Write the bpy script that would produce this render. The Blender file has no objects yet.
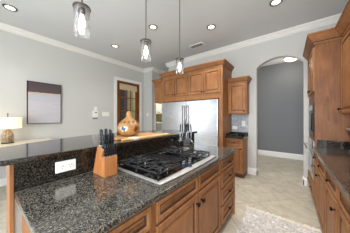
import bpy, bmesh, math, random
from mathutils import Vector, Matrix
random.seed(7)
D = bpy.data; SC = bpy.context.scene; COL = SC.collection
PI = math.pi

# ------------------------------------------------------------------ camera
cd = D.cameras.new('camera'); cam = D.objects.new('camera', cd); COL.objects.link(cam)
cd.sensor_width = 36; cd.lens = 36 * 150.5 / 350; cd.clip_start = 0.02
cd.shift_y = 0.5 / 350
cam.location = (0, 0, 1.36); cam.rotation_euler = (PI / 2, 0, math.atan(115 / 150.5))
SC.camera = cam
# ------------------------------------------------------------------ world
W = D.worlds.new('world'); SC.world = W; W.use_nodes = True
bg = W.node_tree.nodes['Background']; bg.inputs[0].default_value = (0.80, 0.90, 1.0, 1); bg.inputs[1].default_value = 1.2
# ------------------------------------------------------------------ large lights
def area(name, loc, rot, sx, sy, power, col=(1, 1, 1)):
    l = D.lights.new(name, 'AREA'); l.shape = 'RECTANGLE'; l.size = sx; l.size_y = sy; l.energy = power; l.color = col
    o = D.objects.new(name, l); o.location = loc; o.rotation_euler = rot; COL.objects.link(o); return o
area('window_daylight', (-4.53, -1.55, 1.35), (PI / 2 - .40, 0, -PI / 2), 2.2, 2.1, 42, (0.93, 0.97, 1))  # unseen left window, added for the bright reflection in the refrigerator
area('window_daylight', (-0.2, -3.3, 1.55), (PI / 2 + .42, 0, -.12), 1.8, 2.0, 165, (0.93, 0.97, 1))  # unseen rear window behind the camera, added as main light
area('window_daylight', (.90, -1.35, 1.75), (PI / 2 - .3, 0, PI / 2), 1.9, 1.5, 22, (0.94, 0.97, 1))  # unseen right-wall window, added to brighten island fronts and left wall
area('laundry_daylight', (-4.58, 4.45, 3.0), (0, 0, 0), 0.7, 0.6, 18, (1, 0.98, 0.94))  # unseen fill lamp added to brighten the laundry
area('hall_daylight', (-2.7, 5.1, 1.6), (PI / 2, 0, -PI / 2), 1.6, 1.8, 26, (1, 0.97, 0.93))  # unseen side fill added to light the hall without a hot spot
area('porch_daylight', (-5.6, 3.2, 3.0), (0, 0, 0), 1.2, 2.4, 26, (1, 0.98, 0.94))
# ------------------------------------------------------------------ exposure
vs = SC.view_settings
vs.view_transform = 'Standard'; vs.look = 'None'; vs.gamma = 1; vs.use_curve_mapping = False
vs.exposure = 0.6
try: SC.cycles.max_bounces = 10; SC.cycles.diffuse_bounces = 6
except Exception: pass

# ================================================================== materials
def lin(c): return tuple(((x / 255) / 12.92 if x / 255 <= 0.04045 else ((x / 255 + 0.055) / 1.055) ** 2.4) for x in c) + (1,)
def new_mat(name):
    m = D.materials.new(name); m.use_nodes = True
    return m, m.node_tree, m.node_tree.nodes['Principled BSDF']
def setp(b, **k):
    for n, v in k.items(): b.inputs[n.replace('_', ' ')].default_value = v
def plain(name, rgb, rough=0.5, metal=0.0, vary=0.04, scale=9.0, bump=0.0, **k):
    """base colour with a faint procedural mottling"""
    m, t, b = new_mat(name)
    tc = t.nodes.new('ShaderNodeTexCoord'); nz = t.nodes.new('ShaderNodeTexNoise'); nz.inputs['Scale'].default_value = scale; nz.inputs['Detail'].default_value = 3
    cr = t.nodes.new('ShaderNodeValToRGB'); c = lin(rgb)
    cr.color_ramp.elements[0].position = 0.3; cr.color_ramp.elements[1].position = 0.7
    cr.color_ramp.elements[0].color = tuple(x * (1 - vary) for x in c[:3]) + (1,)
    cr.color_ramp.elements[1].color = tuple(min(1, x * (1 + vary)) for x in c[:3]) + (1,)
    t.links.new(tc.outputs['Object'], nz.inputs['Vector']); t.links.new(nz.outputs['Fac'], cr.inputs[0]); t.links.new(cr.outputs[0], b.inputs['Base Color'])
    setp(b, Roughness=rough, Metallic=metal)
    for n, v in k.items(): b.inputs[n.replace('_', ' ')].default_value = v
    if bump:
        bp = t.nodes.new('ShaderNodeBump'); bp.inputs['Strength'].default_value = bump; bp.inputs['Distance'].default_value = 0.01
        t.links.new(nz.outputs['Fac'], bp.inputs['Height']); t.links.new(bp.outputs[0], b.inputs['Normal'])
    return m
def wood(name, dark, light, rough=0.46, grain=(9, 9, 0.9)):
    m, t, b = new_mat(name)
    tc = t.nodes.new('ShaderNodeTexCoord'); mp = t.nodes.new('ShaderNodeMapping'); mp.inputs['Scale'].default_value = grain
    n1 = t.nodes.new('ShaderNodeTexNoise'); n1.inputs['Scale'].default_value = 5; n1.inputs['Detail'].default_value = 6; n1.inputs['Distortion'].default_value = 0.6
    n2 = t.nodes.new('ShaderNodeTexNoise'); n2.inputs['Scale'].default_value = 5; n2.inputs['Detail'].default_value = 2
    cr = t.nodes.new('ShaderNodeValToRGB'); e = cr.color_ramp.elements
    e[0].position = 0.32; e[0].color = lin(dark); e[1].position = 0.68; e[1].color = lin(light)
    mx = t.nodes.new('ShaderNodeMix'); mx.data_type = 'FLOAT'; mx.inputs[0].default_value = 0.4
    L = t.links.new
    L(tc.outputs['Object'], mp.inputs['Vector']); L(mp.outputs[0], n1.inputs['Vector']); L(tc.outputs['Object'], n2.inputs['Vector'])
    L(n1.outputs['Fac'], mx.inputs[2]); L(n2.outputs['Fac'], mx.inputs[3]); L(mx.outputs[0], cr.inputs[0]); L(cr.outputs[0], b.inputs['Base Color'])
    setp(b, Roughness=rough, Specular_IOR_Level=.3); return m
def granite(name, base, fleck, grey, rough=0.07, ior=1.85):
    m, t, b = new_mat(name); L = t.links.new
    tc = t.nodes.new('ShaderNodeTexCoord')
    def vor(s):
        v = t.nodes.new('ShaderNodeTexVoronoi'); v.inputs['Scale'].default_value = s; L(tc.outputs['Object'], v.inputs['Vector'])
        sp = t.nodes.new('ShaderNodeSeparateColor'); L(v.outputs['Color'], sp.inputs[0]); return sp
    a = vor(290); c = vor(170)
    r1 = t.nodes.new('ShaderNodeValToRGB'); e = r1.color_ramp.elements; r1.color_ramp.interpolation = 'CONSTANT'
    e[0].position = 0; e[0].color = lin(base); e[1].position = 0.50; e[1].color = lin(grey)
    x = e.new(0.72); x.color = lin(tuple(v * 0.8 for v in base)); x = e.new(0.84); x.color = lin(fleck); x = e.new(0.95); x.color = lin(tuple(min(255, v * 1.5) for v in grey))
    L(a.outputs[0], r1.inputs[0])
    r2 = t.nodes.new('ShaderNodeValToRGB'); e = r2.color_ramp.elements; r2.color_ramp.interpolation = 'CONSTANT'
    e[0].position = 0; e[0].color = lin(base); e[1].position = 0.6; e[1].color = lin(tuple(v * 0.75 for v in fleck)); x = e.new(0.78); x.color = lin(grey)
    L(c.outputs[1], r2.inputs[0])
    nz = t.nodes.new('ShaderNodeTexNoise'); nz.inputs['Scale'].default_value = 40; L(tc.outputs['Object'], nz.inputs['Vector'])
    st = t.nodes.new('ShaderNodeMath'); st.operation = 'GREATER_THAN'; st.inputs[1].default_value = .5; L(nz.outputs['Fac'], st.inputs[0])
    mx = t.nodes.new('ShaderNodeMix'); mx.data_type = 'RGBA'; L(st.outputs[0], mx.inputs[0]); L(r1.outputs[0], mx.inputs[6]); L(r2.outputs[0], mx.inputs[7])
    L(mx.outputs[2], b.inputs['Base Color']); setp(b, Roughness=rough, IOR=ior); return m
def metal(name, rgb, rough, stretch=None, warp=0):
    m, t, b = new_mat(name); L = t.links.new
    setp(b, Metallic=1.0, Roughness=rough); b.inputs['Base Color'].default_value = lin(rgb)
    if stretch:
        tc = t.nodes.new('ShaderNodeTexCoord'); mp = t.nodes.new('ShaderNodeMapping'); mp.inputs['Scale'].default_value = stretch
        nz = t.nodes.new('ShaderNodeTexNoise'); nz.inputs['Scale'].default_value = 3; nz.inputs['Detail'].default_value = 4
        mr = t.nodes.new('ShaderNodeMapRange'); mr.inputs[3].default_value = rough * 0.75; mr.inputs[4].default_value = rough * 1.3
        L(tc.outputs['Object'], mp.inputs[0]); L(mp.outputs[0], nz.inputs['Vector']); L(nz.outputs['Fac'], mr.inputs[0]); L(mr.outputs[0], b.inputs['Roughness'])
    if warp:
        m2 = t.nodes.new('ShaderNodeMapping'); m2.inputs['Scale'].default_value = (.7, .7, 3.2); nw = t.nodes.new('ShaderNodeTexNoise'); nw.inputs['Scale'].default_value = 1.1
        bp = t.nodes.new('ShaderNodeBump'); bp.inputs['Strength'].default_value = warp; bp.inputs['Distance'].default_value = .02
        L(tc.outputs['Object'], m2.inputs[0]); L(m2.outputs[0], nw.inputs['Vector']); L(nw.outputs['Fac'], bp.inputs['Height']); L(bp.outputs[0], b.inputs['Normal'])
    return m
def emis(name, rgb, s):
    m, t, b = new_mat(name); b.inputs['Base Color'].default_value = lin(rgb); b.inputs['Emission Color'].default_value = lin(rgb); b.inputs['Emission Strength'].default_value = s; return m
def glassy(name, alpha=0.25, rough=0.03, tint=(1, 1, 1, 1)):
    """thin clear glass: transparent mixed with a glossy coat by Fresnel"""
    m = D.materials.new(name); m.use_nodes = True; t = m.node_tree; L = t.links.new
    t.nodes.clear(); out = t.nodes.new('ShaderNodeOutputMaterial'); tr = t.nodes.new('ShaderNodeBsdfTransparent'); tr.inputs[0].default_value = tint
    gl = t.nodes.new('ShaderNodeBsdfGlossy'); gl.inputs['Roughness'].default_value = rough
    fr = t.nodes.new('ShaderNodeFresnel'); fr.inputs[0].default_value = 1.45
    nz = t.nodes.new('ShaderNodeTexNoise'); nz.inputs['Scale'].default_value = 3
    ad = t.nodes.new('ShaderNodeMath'); ad.operation = 'MULTIPLY_ADD'; ad.inputs[1].default_value = 0.8; ad.inputs[2].default_value = alpha
    mx = t.nodes.new('ShaderNodeMixShader')
    df = t.nodes.new('ShaderNodeBsdfTranslucent'); df.inputs[0].default_value = (.95, .97, 1, 1); mg = t.nodes.new('ShaderNodeMixShader'); mg.inputs[0].default_value = .05
    L(gl.outputs[0], mg.inputs[1]); L(df.outputs[0], mg.inputs[2]); gl = mg
    L(fr.outputs[0], ad.inputs[0]); L(ad.outputs[0], mx.inputs[0]); L(tr.outputs[0], mx.inputs[1]); L(gl.outputs[0], mx.inputs[2]); L(mx.outputs[0], out.inputs[0])
    return m

M = {}
M['wall'] = plain('wall_paint', (196, 196, 193), 0.9, vary=0.012, scale=2)
M['ceil'] = plain('ceiling_paint', (208, 211, 214), 0.95, vary=0.01, scale=1.5)
M['trim'] = plain('trim_paint', (232, 231, 228), 0.5, vary=0.01)
M['crown'] = plain('crown_paint', (226, 225, 221), 0.55, vary=0.01)
M['hallwall'] = plain('slate_wall_paint', (118, 120, 123), 0.85, vary=0.03, scale=1.5)
M['wood'] = wood('maple_cabinet_wood', (122, 78, 46), (162, 113, 71))
M['woodp'] = wood('maple_panel_wood', (108, 68, 42), (144, 96, 60), grain=(6, 6, 0.8))
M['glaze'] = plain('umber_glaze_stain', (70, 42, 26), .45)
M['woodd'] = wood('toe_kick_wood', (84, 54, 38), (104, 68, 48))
M['doorwood'] = wood('stained_door_wood', (104, 60, 26), (138, 84, 40))
M['block'] = wood('knife_block_wood', (150, 92, 50), (184, 124, 76), 0.45)
M['board'] = wood('cutting_board_wood', (186, 146, 96), (222, 190, 140), 0.5, grain=(12, 0.9, 12))
M['boardd'] = wood('dark_board_wood', (156, 110, 66), (200, 152, 98), 0.5, grain=(12, 0.9, 12))
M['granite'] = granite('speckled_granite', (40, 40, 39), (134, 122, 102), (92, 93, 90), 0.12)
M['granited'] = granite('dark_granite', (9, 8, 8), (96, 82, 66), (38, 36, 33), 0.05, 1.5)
M['steel'] = metal('brushed_steel', (204, 206, 210), 0.28, (3, 3, 60), .45)
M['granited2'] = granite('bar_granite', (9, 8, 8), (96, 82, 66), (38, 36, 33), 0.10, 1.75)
M['granited3'] = granite('brown_flecked_granite', (40, 33, 29), (140, 114, 90), (92, 80, 72), 0.10, 1.45)
M['steels'] = metal('satin_steel', (206, 206, 206), 0.45, (40, 3, 3))
M['chrome'] = metal('polished_steel', (168, 170, 174), 0.3)
M['nickel'] = metal('brushed_nickel', (118, 112, 106), 0.4)
M['bronze'] = metal('dark_bronze', (62, 48, 40), 0.38)
M['brass'] = metal('aged_brass', (150, 120, 66), 0.35)
M['iron'] = plain('cast_iron', (54, 55, 58), 0.26, metal=.5, vary=0.2, scale=60, bump=0.2)
M['blackglass'] = plain('black_glass', (10, 11, 13), 0.06, vary=0.05, Specular_IOR_Level=.35)
M['blackplastic'] = plain('black_plastic', (15, 17, 21), 0.3, vary=0.05, Specular_IOR_Level=.25)
M['bluegrey'] = plain('dark_gloss_knob', (34, 42, 60), 0.18, vary=0.1)
M['white'] = plain('white_plastic', (232, 231, 226), 0.4, vary=0.01)
M['grey'] = plain('grey_plastic', (120, 121, 122), 0.5)
M['glass'] = glassy('clear_glass', 0.03, .03, (.97, .98, .98, 1))
M['pane'] = glassy('window_pane', 0.03)
M['bulb'] = emis('lit_bulb', (255, 246, 232), 6)
M['can'] = emis('lit_can_lens', (255, 248, 232), 2.6)
M['dome'] = emis('lit_dome_glass', (255, 238, 205), 4.5)
M['shade'] = emis('lit_linen_shade', (250, 232, 196), 0.5)
M['olive'] = plain('olive_paint', (172, 156, 88), 0.8)
M['whitecab'] = plain('white_cabinet_paint', (228, 228, 218), 0.5)
M['sage'] = plain('sage_cabinet_paint', (150, 154, 142), 0.5)
M['tan'] = plain('porch_stucco', (166, 148, 104), 0.9, vary=0.15, scale=3)
M['dark'] = plain('dark_shutter_paint', (34, 26, 24), 0.6)
M['bluestucco'] = plain('blue_grey_paint', (120, 134, 144), 0.8)
M['tabletop'] = plain('pale_table_top', (222, 212, 190), 0.35)
M['tableedge'] = plain('dark_table_edge', (70, 74, 80), 0.4)

def woven():
    m, t, b = new_mat('woven_bamboo_shade'); L = t.links.new
    tc = t.nodes.new('ShaderNodeTexCoord'); mp = t.nodes.new('ShaderNodeMapping'); mp.inputs['Scale'].default_value = (6, 6, 90)
    nz = t.nodes.new('ShaderNodeTexNoise'); nz.inputs['Scale'].default_value = 3; cr = t.nodes.new('ShaderNodeValToRGB')
    cr.color_ramp.elements[0].position = .35; cr.color_ramp.elements[0].color = lin((168, 148, 112)); cr.color_ramp.elements[1].position = .65; cr.color_ramp.elements[1].color = lin((232, 214, 178))
    L(tc.outputs['Object'], mp.inputs[0]); L(mp.outputs[0], nz.inputs['Vector']); L(nz.outputs['Fac'], cr.inputs[0]); L(cr.outputs[0], b.inputs['Base Color']); setp(b, Roughness=.9); return m
M['woven'] = woven()
def tile_floor():
    m, t, b = new_mat('travertine_floor'); L = t.links.new
    tc = t.nodes.new('ShaderNodeTexCoord'); mp = t.nodes.new('ShaderNodeMapping'); mp.inputs['Rotation'].default_value = (0, 0, PI / 4); mp.inputs['Location'].default_value = (2.21, -1.02, 0)
    br = t.nodes.new('ShaderNodeTexBrick'); br.offset = 0; br.inputs['Scale'].default_value = 1; br.inputs['Brick Width'].default_value = 0.61; br.inputs['Row Height'].default_value = 0.61
    br.inputs['Mortar Size'].default_value = 0.0035; br.inputs['Mortar Smooth'].default_value = 0.2; br.inputs['Bias'].default_value = -0.2
    br.inputs['Color1'].default_value = lin((190, 183, 168)); br.inputs['Color2'].default_value = lin((184, 178, 164)); br.inputs['Mortar'].default_value = lin((128, 120, 106))
    nz = t.nodes.new('ShaderNodeTexNoise'); nz.inputs['Scale'].default_value = 7; nz.inputs['Detail'].default_value = 7; nz.inputs['Roughness'].default_value = .62; nz.inputs['Distortion'].default_value = .8
    cr = t.nodes.new('ShaderNodeValToRGB'); cr.color_ramp.elements[0].position = .3; cr.color_ramp.elements[0].color = (.66, .63, .58, 1); cr.color_ramp.elements[1].position = .62; cr.color_ramp.elements[1].color = (1.08, 1.06, 1.03, 1)
    mx = t.nodes.new('ShaderNodeMix'); mx.data_type = 'RGBA'; mx.blend_type = 'MULTIPLY'; mx.inputs[0].default_value = .7
    L(tc.outputs['Object'], mp.inputs[0]); L(mp.outputs[0], br.inputs['Vector']); L(tc.outputs['Object'], nz.inputs['Vector']); L(nz.outputs['Fac'], cr.inputs[0])
    L(br.outputs['Color'], mx.inputs[6]); L(cr.outputs[0], mx.inputs[7]); L(mx.outputs[2], b.inputs['Base Color'])
    bp = t.nodes.new('ShaderNodeBump'); bp.inputs['Strength'].default_value = .25; bp.inputs['Distance'].default_value = .003; bp.invert = True
    L(br.outputs['Fac'], bp.inputs['Height']); L(bp.outputs[0], b.inputs['Normal']); setp(b, Roughness=.42); return m
M['floor'] = tile_floor()
def splash_tile():
    m, t, b = new_mat('diamond_mosaic_tile'); L = t.links.new
    tc = t.nodes.new('ShaderNodeTexCoord'); mp = t.nodes.new('ShaderNodeMapping'); mp.inputs['Rotation'].default_value = (PI / 2, 0, 0)
    mp2 = t.nodes.new('ShaderNodeMapping'); mp2.inputs['Rotation'].default_value = (0, 0, PI / 4)
    br = t.nodes.new('ShaderNodeTexBrick'); br.offset = .5; br.inputs['Scale'].default_value = 1; br.inputs['Brick Width'].default_value = .05; br.inputs['Row Height'].default_value = .035; br.inputs['Mortar Size'].default_value = .003
    br.inputs['Color1'].default_value = lin((132, 142, 154)); br.inputs['Color2'].default_value = lin((176, 182, 188)); br.inputs['Mortar'].default_value = lin((196, 198, 198))
    L(tc.outputs['Object'], mp.inputs[0]); L(mp.outputs[0], mp2.inputs[0]); L(mp2.outputs[0], br.inputs['Vector']); L(br.outputs['Color'], b.inputs['Base Color']); setp(b, Roughness=.15); return m
M['tile'] = splash_tile()
def rug_mat():
    m, t, b = new_mat('faded_oriental_rug'); L = t.links.new
    tc = t.nodes.new('ShaderNodeTexCoord'); v = t.nodes.new('ShaderNodeTexVoronoi'); v.inputs['Scale'].default_value = 16
    nz = t.nodes.new('ShaderNodeTexNoise'); nz.inputs['Scale'].default_value = 60; nz.inputs['Detail'].default_value = 4
    nb = t.nodes.new('ShaderNodeTexNoise'); nb.inputs['Scale'].default_value = 9; nb.inputs['Detail'].default_value = 5; nb.inputs['Distortion'].default_value = 2
    cr = t.nodes.new('ShaderNodeValToRGB'); e = cr.color_ramp.elements; e[0].position = .2; e[0].color = lin((240, 234, 222)); e[1].position = .8; e[1].color = lin((160, 156, 158))
    x = e.new(.45); x.color = lin((216, 208, 196)); x = e.new(.6); x.color = lin((182, 178, 178))
    c2 = t.nodes.new('ShaderNodeValToRGB'); c2.color_ramp.elements[0].position = .35; c2.color_ramp.elements[0].color = lin((160, 154, 150)); c2.color_ramp.elements[1].position = .6; c2.color_ramp.elements[1].color = lin((240, 236, 226))
    mx = t.nodes.new('ShaderNodeMix'); mx.data_type = 'RGBA'; mx.inputs[0].default_value = .5
    m2 = t.nodes.new('ShaderNodeMath'); m2.operation = 'MULTIPLY_ADD'; m2.inputs[1].default_value = .5
    L(tc.outputs['Object'], v.inputs['Vector']); L(tc.outputs['Object'], nz.inputs['Vector']); L(tc.outputs['Object'], nb.inputs['Vector'])
    L(nb.outputs['Fac'], m2.inputs[0]); L(v.outputs['Distance'], m2.inputs[2]); L(m2.outputs[0], cr.inputs[0]); L(nz.outputs['Fac'], c2.inputs[0])
    L(cr.outputs[0], mx.inputs[6]); L(c2.outputs[0], mx.inputs[7]); L(mx.outputs[2], b.inputs['Base Color']); setp(b, Roughness=1.0); return m
M['rug'] = rug_mat()
M['fringe'] = plain('rug_fringe_yarn', (226, 218, 200), 1.0)
def canvas():
    m, t, b = new_mat('abstract_canvas'); L = t.links.new
    tc = t.nodes.new('ShaderNodeTexCoord'); sp = t.nodes.new('ShaderNodeSeparateXYZ'); nz = t.nodes.new('ShaderNodeTexNoise'); nz.inputs['Scale'].default_value = 14; nz.inputs['Detail'].default_value = 5
    ad = t.nodes.new('ShaderNodeMath'); ad.operation = 'MULTIPLY_ADD'; ad.inputs[1].default_value = .03
    cr = t.nodes.new('ShaderNodeValToRGB'); e = cr.color_ramp.elements; cr.color_ramp.interpolation = 'LINEAR'
    # object z: 0 at the canvas centre, shifted below; height .92
    mr = t.nodes.new('ShaderNodeMapRange'); mr.inputs[1].default_value = -.46; mr.inputs[2].default_value = .475
    e[0].position = 0; e[0].color = lin((186, 184, 190)); e[1].position = .73; e[1].color = lin((180, 180, 190))
    for p, c in ((.45, (194, 191, 196)), (.738, (208, 180, 140)), (.752, (208, 180, 140)), (.765, (88, 74, 76)), (1.0, (78, 68, 72))): x = e.new(p); x.color = lin(c)
    mp = t.nodes.new('ShaderNodeMapping'); mp.inputs['Scale'].default_value = (2, 2, 12)
    n2 = t.nodes.new('ShaderNodeTexNoise'); n2.inputs['Scale'].default_value = 3; n2.inputs['Detail'].default_value = 5
    c2 = t.nodes.new('ShaderNodeValToRGB'); c2.color_ramp.elements[0].color = (.84, .83, .85, 1); c2.color_ramp.elements[1].color = (1.08, 1.08, 1.08, 1)
    mx = t.nodes.new('ShaderNodeMix'); mx.data_type = 'RGBA'; mx.blend_type = 'MULTIPLY'; mx.inputs[0].default_value = 1
    L(tc.outputs['Object'], sp.inputs[0]); L(tc.outputs['Object'], nz.inputs['Vector']); L(nz.outputs['Fac'], ad.inputs[0]); L(sp.outputs[2], ad.inputs[2]); L(ad.outputs[0], mr.inputs[0]); L(mr.outputs[0], cr.inputs[0])
    L(tc.outputs['Object'], mp.inputs[0]); L(mp.outputs[0], n2.inputs['Vector']); L(n2.outputs['Fac'], c2.inputs[0])
    L(cr.outputs[0], mx.inputs[6]); L(c2.outputs[0], mx.inputs[7]); L(mx.outputs[2], b.inputs['Base Color']); setp(b, Roughness=.8); return m
M['canvas'] = canvas()
def lampbody():
    m, t, b = new_mat('ribbed_brown_ceramic'); L = t.links.new
    tc = t.nodes.new('ShaderNodeTexCoord'); nz = t.nodes.new('ShaderNodeTexNoise'); nz.inputs['Scale'].default_value = 18; nz.inputs['Detail'].default_value = 4
    cr = t.nodes.new('ShaderNodeValToRGB'); cr.color_ramp.elements[0].position = .35; cr.color_ramp.elements[0].color = lin((120, 100, 74)); cr.color_ramp.elements[1].position = .65; cr.color_ramp.elements[1].color = lin((176, 154, 122))
    L(tc.outputs['Object'], nz.inputs['Vector']); L(nz.outputs['Fac'], cr.inputs[0]); L(cr.outputs[0], b.inputs['Base Color']); setp(b, Roughness=.4); return m
M['lampbody'] = lampbody()
M['gourd'] = plain('painted_gourd', (150, 110, 62), .35, vary=.4, scale=9)
M['gourdblue'] = plain('blue_paint', (52, 70, 110), .4, vary=.2)
M['gourdcream'] = plain('cream_paint', (222, 208, 176), .4)
M['gourdbrown'] = plain('brown_paint', (96, 52, 26), .4, vary=.2)

# ================================================================== mesh helpers
class MB:
    def __init__(s): s.v = []; s.f = []; s.x = None; s.mi = {}
    def add(s, vs, fs):
        o = len(s.v)
        for p in vs: s.v.append(tuple(s.x @ Vector(p)) if s.x is not None else tuple(p))
        for f in fs: s.f.append(tuple(i + o for i in f))
        return s
    def box(s, x0, x1, y0, y1, z0, z1):
        return s.add([(x0, y0, z0), (x1, y0, z0), (x1, y1, z0), (x0, y1, z0), (x0, y0, z1), (x1, y0, z1), (x1, y1, z1), (x0, y1, z1)],
                     [(0, 3, 2, 1), (4, 5, 6, 7), (0, 1, 5, 4), (1, 2, 6, 5), (2, 3, 7, 6), (3, 0, 4, 7)])
    def loft(s, loops, cap0=True, cap1=True, close=False):
        n = len(loops[0]); vs = [p for l in loops for p in l]; fs = []
        m = len(loops)
        for i in range(m if close else m - 1):
            a = i * n; b = ((i + 1) % m) * n
            for j in range(n): k = (j + 1) % n; fs.append((a + j, a + k, b + k, b + j))
        if cap0 and not close: fs.append(tuple(range(n - 1, -1, -1)))
        if cap1 and not close: fs.append(tuple((m - 1) * n + j for j in range(n)))
        return s.add(vs, fs)
    def lathe(s, prof, c=(0, 0, 0), n=24, ax=None, cap0=True, cap1=True, sx=1, sy=1):
        loops = []
        X = Matrix.Identity(3) if ax is None else Vector((0, 0, 1)).rotation_difference(Vector(ax)).to_matrix()
        for r, z in prof:
            loops.append([tuple(Vector(c) + X @ Vector((r * sx * math.cos(2 * PI * k / n), r * sy * math.sin(2 * PI * k / n), z))) for k in range(n)])
        return s.loft(loops, cap0, cap1)
    def tube(s, pts, r, n=8, closed=False):
        P = [Vector(p) for p in pts]; loops = []; m = len(P); up = None
        for i, p in enumerate(P):
            if closed: d = P[(i + 1) % m] - P[i - 1]
            else: d = P[min(i + 1, m - 1)] - P[max(i - 1, 0)]
            d.normalize()
            if up is None: up = Vector((0, 0, 1)) if abs(d.z) < .9 else Vector((1, 0, 0))
            a = d.cross(up).normalized(); b = a.cross(d).normalized(); up = b
            rr = r[i] if isinstance(r, (list, tuple)) else r
            loops.append([tuple(p + a * rr * math.cos(2 * PI * k / n) + b * rr * math.sin(2 * PI * k / n)) for k in range(n)])
        return s.loft(loops, close=closed)
    def prism(s, poly, axis, a, b):
        """poly of 2-D points extruded along axis 'x' (pts = y,z), 'y' (x,z) or 'z' (x,y)"""
        f = {'x': lambda p, t: (t, p[0], p[1]), 'y': lambda p, t: (p[0], t, p[1]), 'z': lambda p, t: (p[0], p[1], t)}[axis]
        return s.loft([[f(p, a) for p in poly], [f(p, b) for p in poly]])
    def rings(s, R):
        """loft of rectangles (x0,x1,y0,y1,z)"""
        return s.loft([[(x0, y0, z), (x1, y0, z), (x1, y1, z), (x0, y1, z)] for x0, x1, y0, y1, z in R])
    def build(s, name, mat, parent=None, smooth=False, bevel=0, origin=None, seg=2):
        me = D.meshes.new(name); bm = bmesh.new()
        vs = [bm.verts.new(p) for p in s.v]
        for fi, f in enumerate(s.f):
            try: bm.faces.new([vs[i] for i in f]).material_index = s.mi.get(fi, 0)
            except ValueError: pass
        bmesh.ops.recalc_face_normals(bm, faces=bm.faces)
        if bevel:
            ed = [e for e in bm.edges if len(e.link_faces) == 2 and e.calc_face_angle(0) > .6]
            bmesh.ops.bevel(bm, geom=ed, offset=bevel, segments=seg, affect='EDGES', profile=.6, clamp_overlap=True)
        o = D.objects.new(name, me); COL.objects.link(o)
        base = Vector((0, 0, 0))
        q = parent
        while q is not None: base += q.location; q = q.parent
        if origin is not None: off = Vector(origin)
        elif parent is None:
            xs = [v.co for v in bm.verts]
            off = Vector(((min(v.x for v in xs) + max(v.x for v in xs)) / 2, (min(v.y for v in xs) + max(v.y for v in xs)) / 2, min(v.z for v in xs)))
        else: off = base.copy()
        for v in bm.verts: v.co -= off
        bm.to_mesh(me); bm.free(); me.materials.append(mat)
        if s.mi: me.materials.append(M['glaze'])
        o.location = off - base
        if parent is not None: o.parent = parent
        if smooth:
            for p in me.polygons: p.use_smooth = True
            try: me.set_sharp_from_angle(angle=.7)
            except Exception: pass
        return o
def tag(o, label, cat, group=None):
    o['label'] = label; o['category'] = cat
    if group: o['group'] = group
    return o
def thing(name, loc, label, cat, group=None):
    o = D.objects.new(name, None); o.empty_display_size = .1; o.location = loc; COL.objects.link(o); return tag(o, label, cat, group)
def struct(mb, name, mat, **k):
    o = mb.build(name, mat, **k); o['kind'] = 'structure'; return o
def kids(o): return [c for c in D.objects if c.parent == o]
def copy_tree(o, loc=None, label=None, parent=None):
    c = o.copy(); COL.objects.link(c)
    if parent is not None: c.parent = parent
    if loc is not None: c.location = loc
    if label: c['label'] = label
    for ch in kids(o): copy_tree(ch, parent=c)
    return c

# ================================================================== room
CZ = 3.18; LX = -4.5; BY = 3.95; RX = 0.92; PX0, PX1 = -4.05, -3.28; REAR = -3.2
struct(MB().box(-7.5, 2.2, REAR - .2, 7.0, -.06, 0), 'floor', M['floor'], origin=(0, 0, 0))
# ceiling with round holes left for nothing: cans are surface trims
struct(MB().box(-6.7, 2.2, REAR - .1, 7.0, CZ, CZ + .1), 'ceiling', M['ceil'], origin=(0, 0, 0))
# left wall with door opening Y 2.76..3.67, z < 2.56
DY0, DY1, DZ = 2.755, 3.675, 2.57
m = MB()
for q in ((-2.7, -.4, .20, .25), (-2.7, -.4, 2.45, 2.5), (-2.7, -2.65, .25, 2.45), (-.45, -.4, .25, 2.45), (-1.57, -1.53, .25, 2.45)): m.box(LX - .02, LX + .02, *q)
struct(m, 'window_4', M['trim'])  # frame of the unseen left window, added with its light
w = MB(); w.box(LX - .14, LX, REAR, -2.7, 0, CZ); w.box(LX - .14, LX, -.4, DY0, 0, CZ); w.box(LX - .14, LX, -2.7, -.4, 0, .2); w.box(LX - .14, LX, -2.7, -.4, 2.5, CZ); w.box(LX - .14, LX, DY1, 3.90, 0, CZ); w.box(LX - .14, LX, DY0, DY1, DZ, CZ)
struct(w, 'wall_left', M['wall'], origin=(0, 0, 0))
# return wall, passage side walls with laundry doorway
struct(MB().box(LX - .14, PX0, 3.90, 4.02, 0, CZ), 'wall_return', M['wall'], origin=(0, 0, 0))
w = MB(); w.box(PX0 - .1, PX0, 4.02, 4.09, 0, CZ); w.box(PX0 - .1, PX0, 4.86, 5.3, 0, CZ); w.box(PX0 - .1, PX0, 4.09, 4.86, 2.1, CZ)
struct(w, 'wall_passage', M['wall'], origin=(0, 0, 0))
struct(MB().box(PX1, PX1 + .1, BY + .14, 5.3, 0, CZ), 'wall_passage_right', M['wall'], origin=(0, 0, 0))
struct(MB().box(-5.3, PX1 + .1, 5.3, 5.4, 0, CZ), 'wall_laundry', M['olive'], origin=(0, 0, 0))
struct(MB().box(-5.3, -5.25, 4.02, 5.3, 0, CZ), 'wall_porch_side', M['bluestucco'], origin=(0, 0, 0))
struct(MB().box(-5.25, -5.2, 4.02, 5.3, 0, CZ), 'wall_laundry_left', M['olive'], origin=(0, 0, 0))
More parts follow.
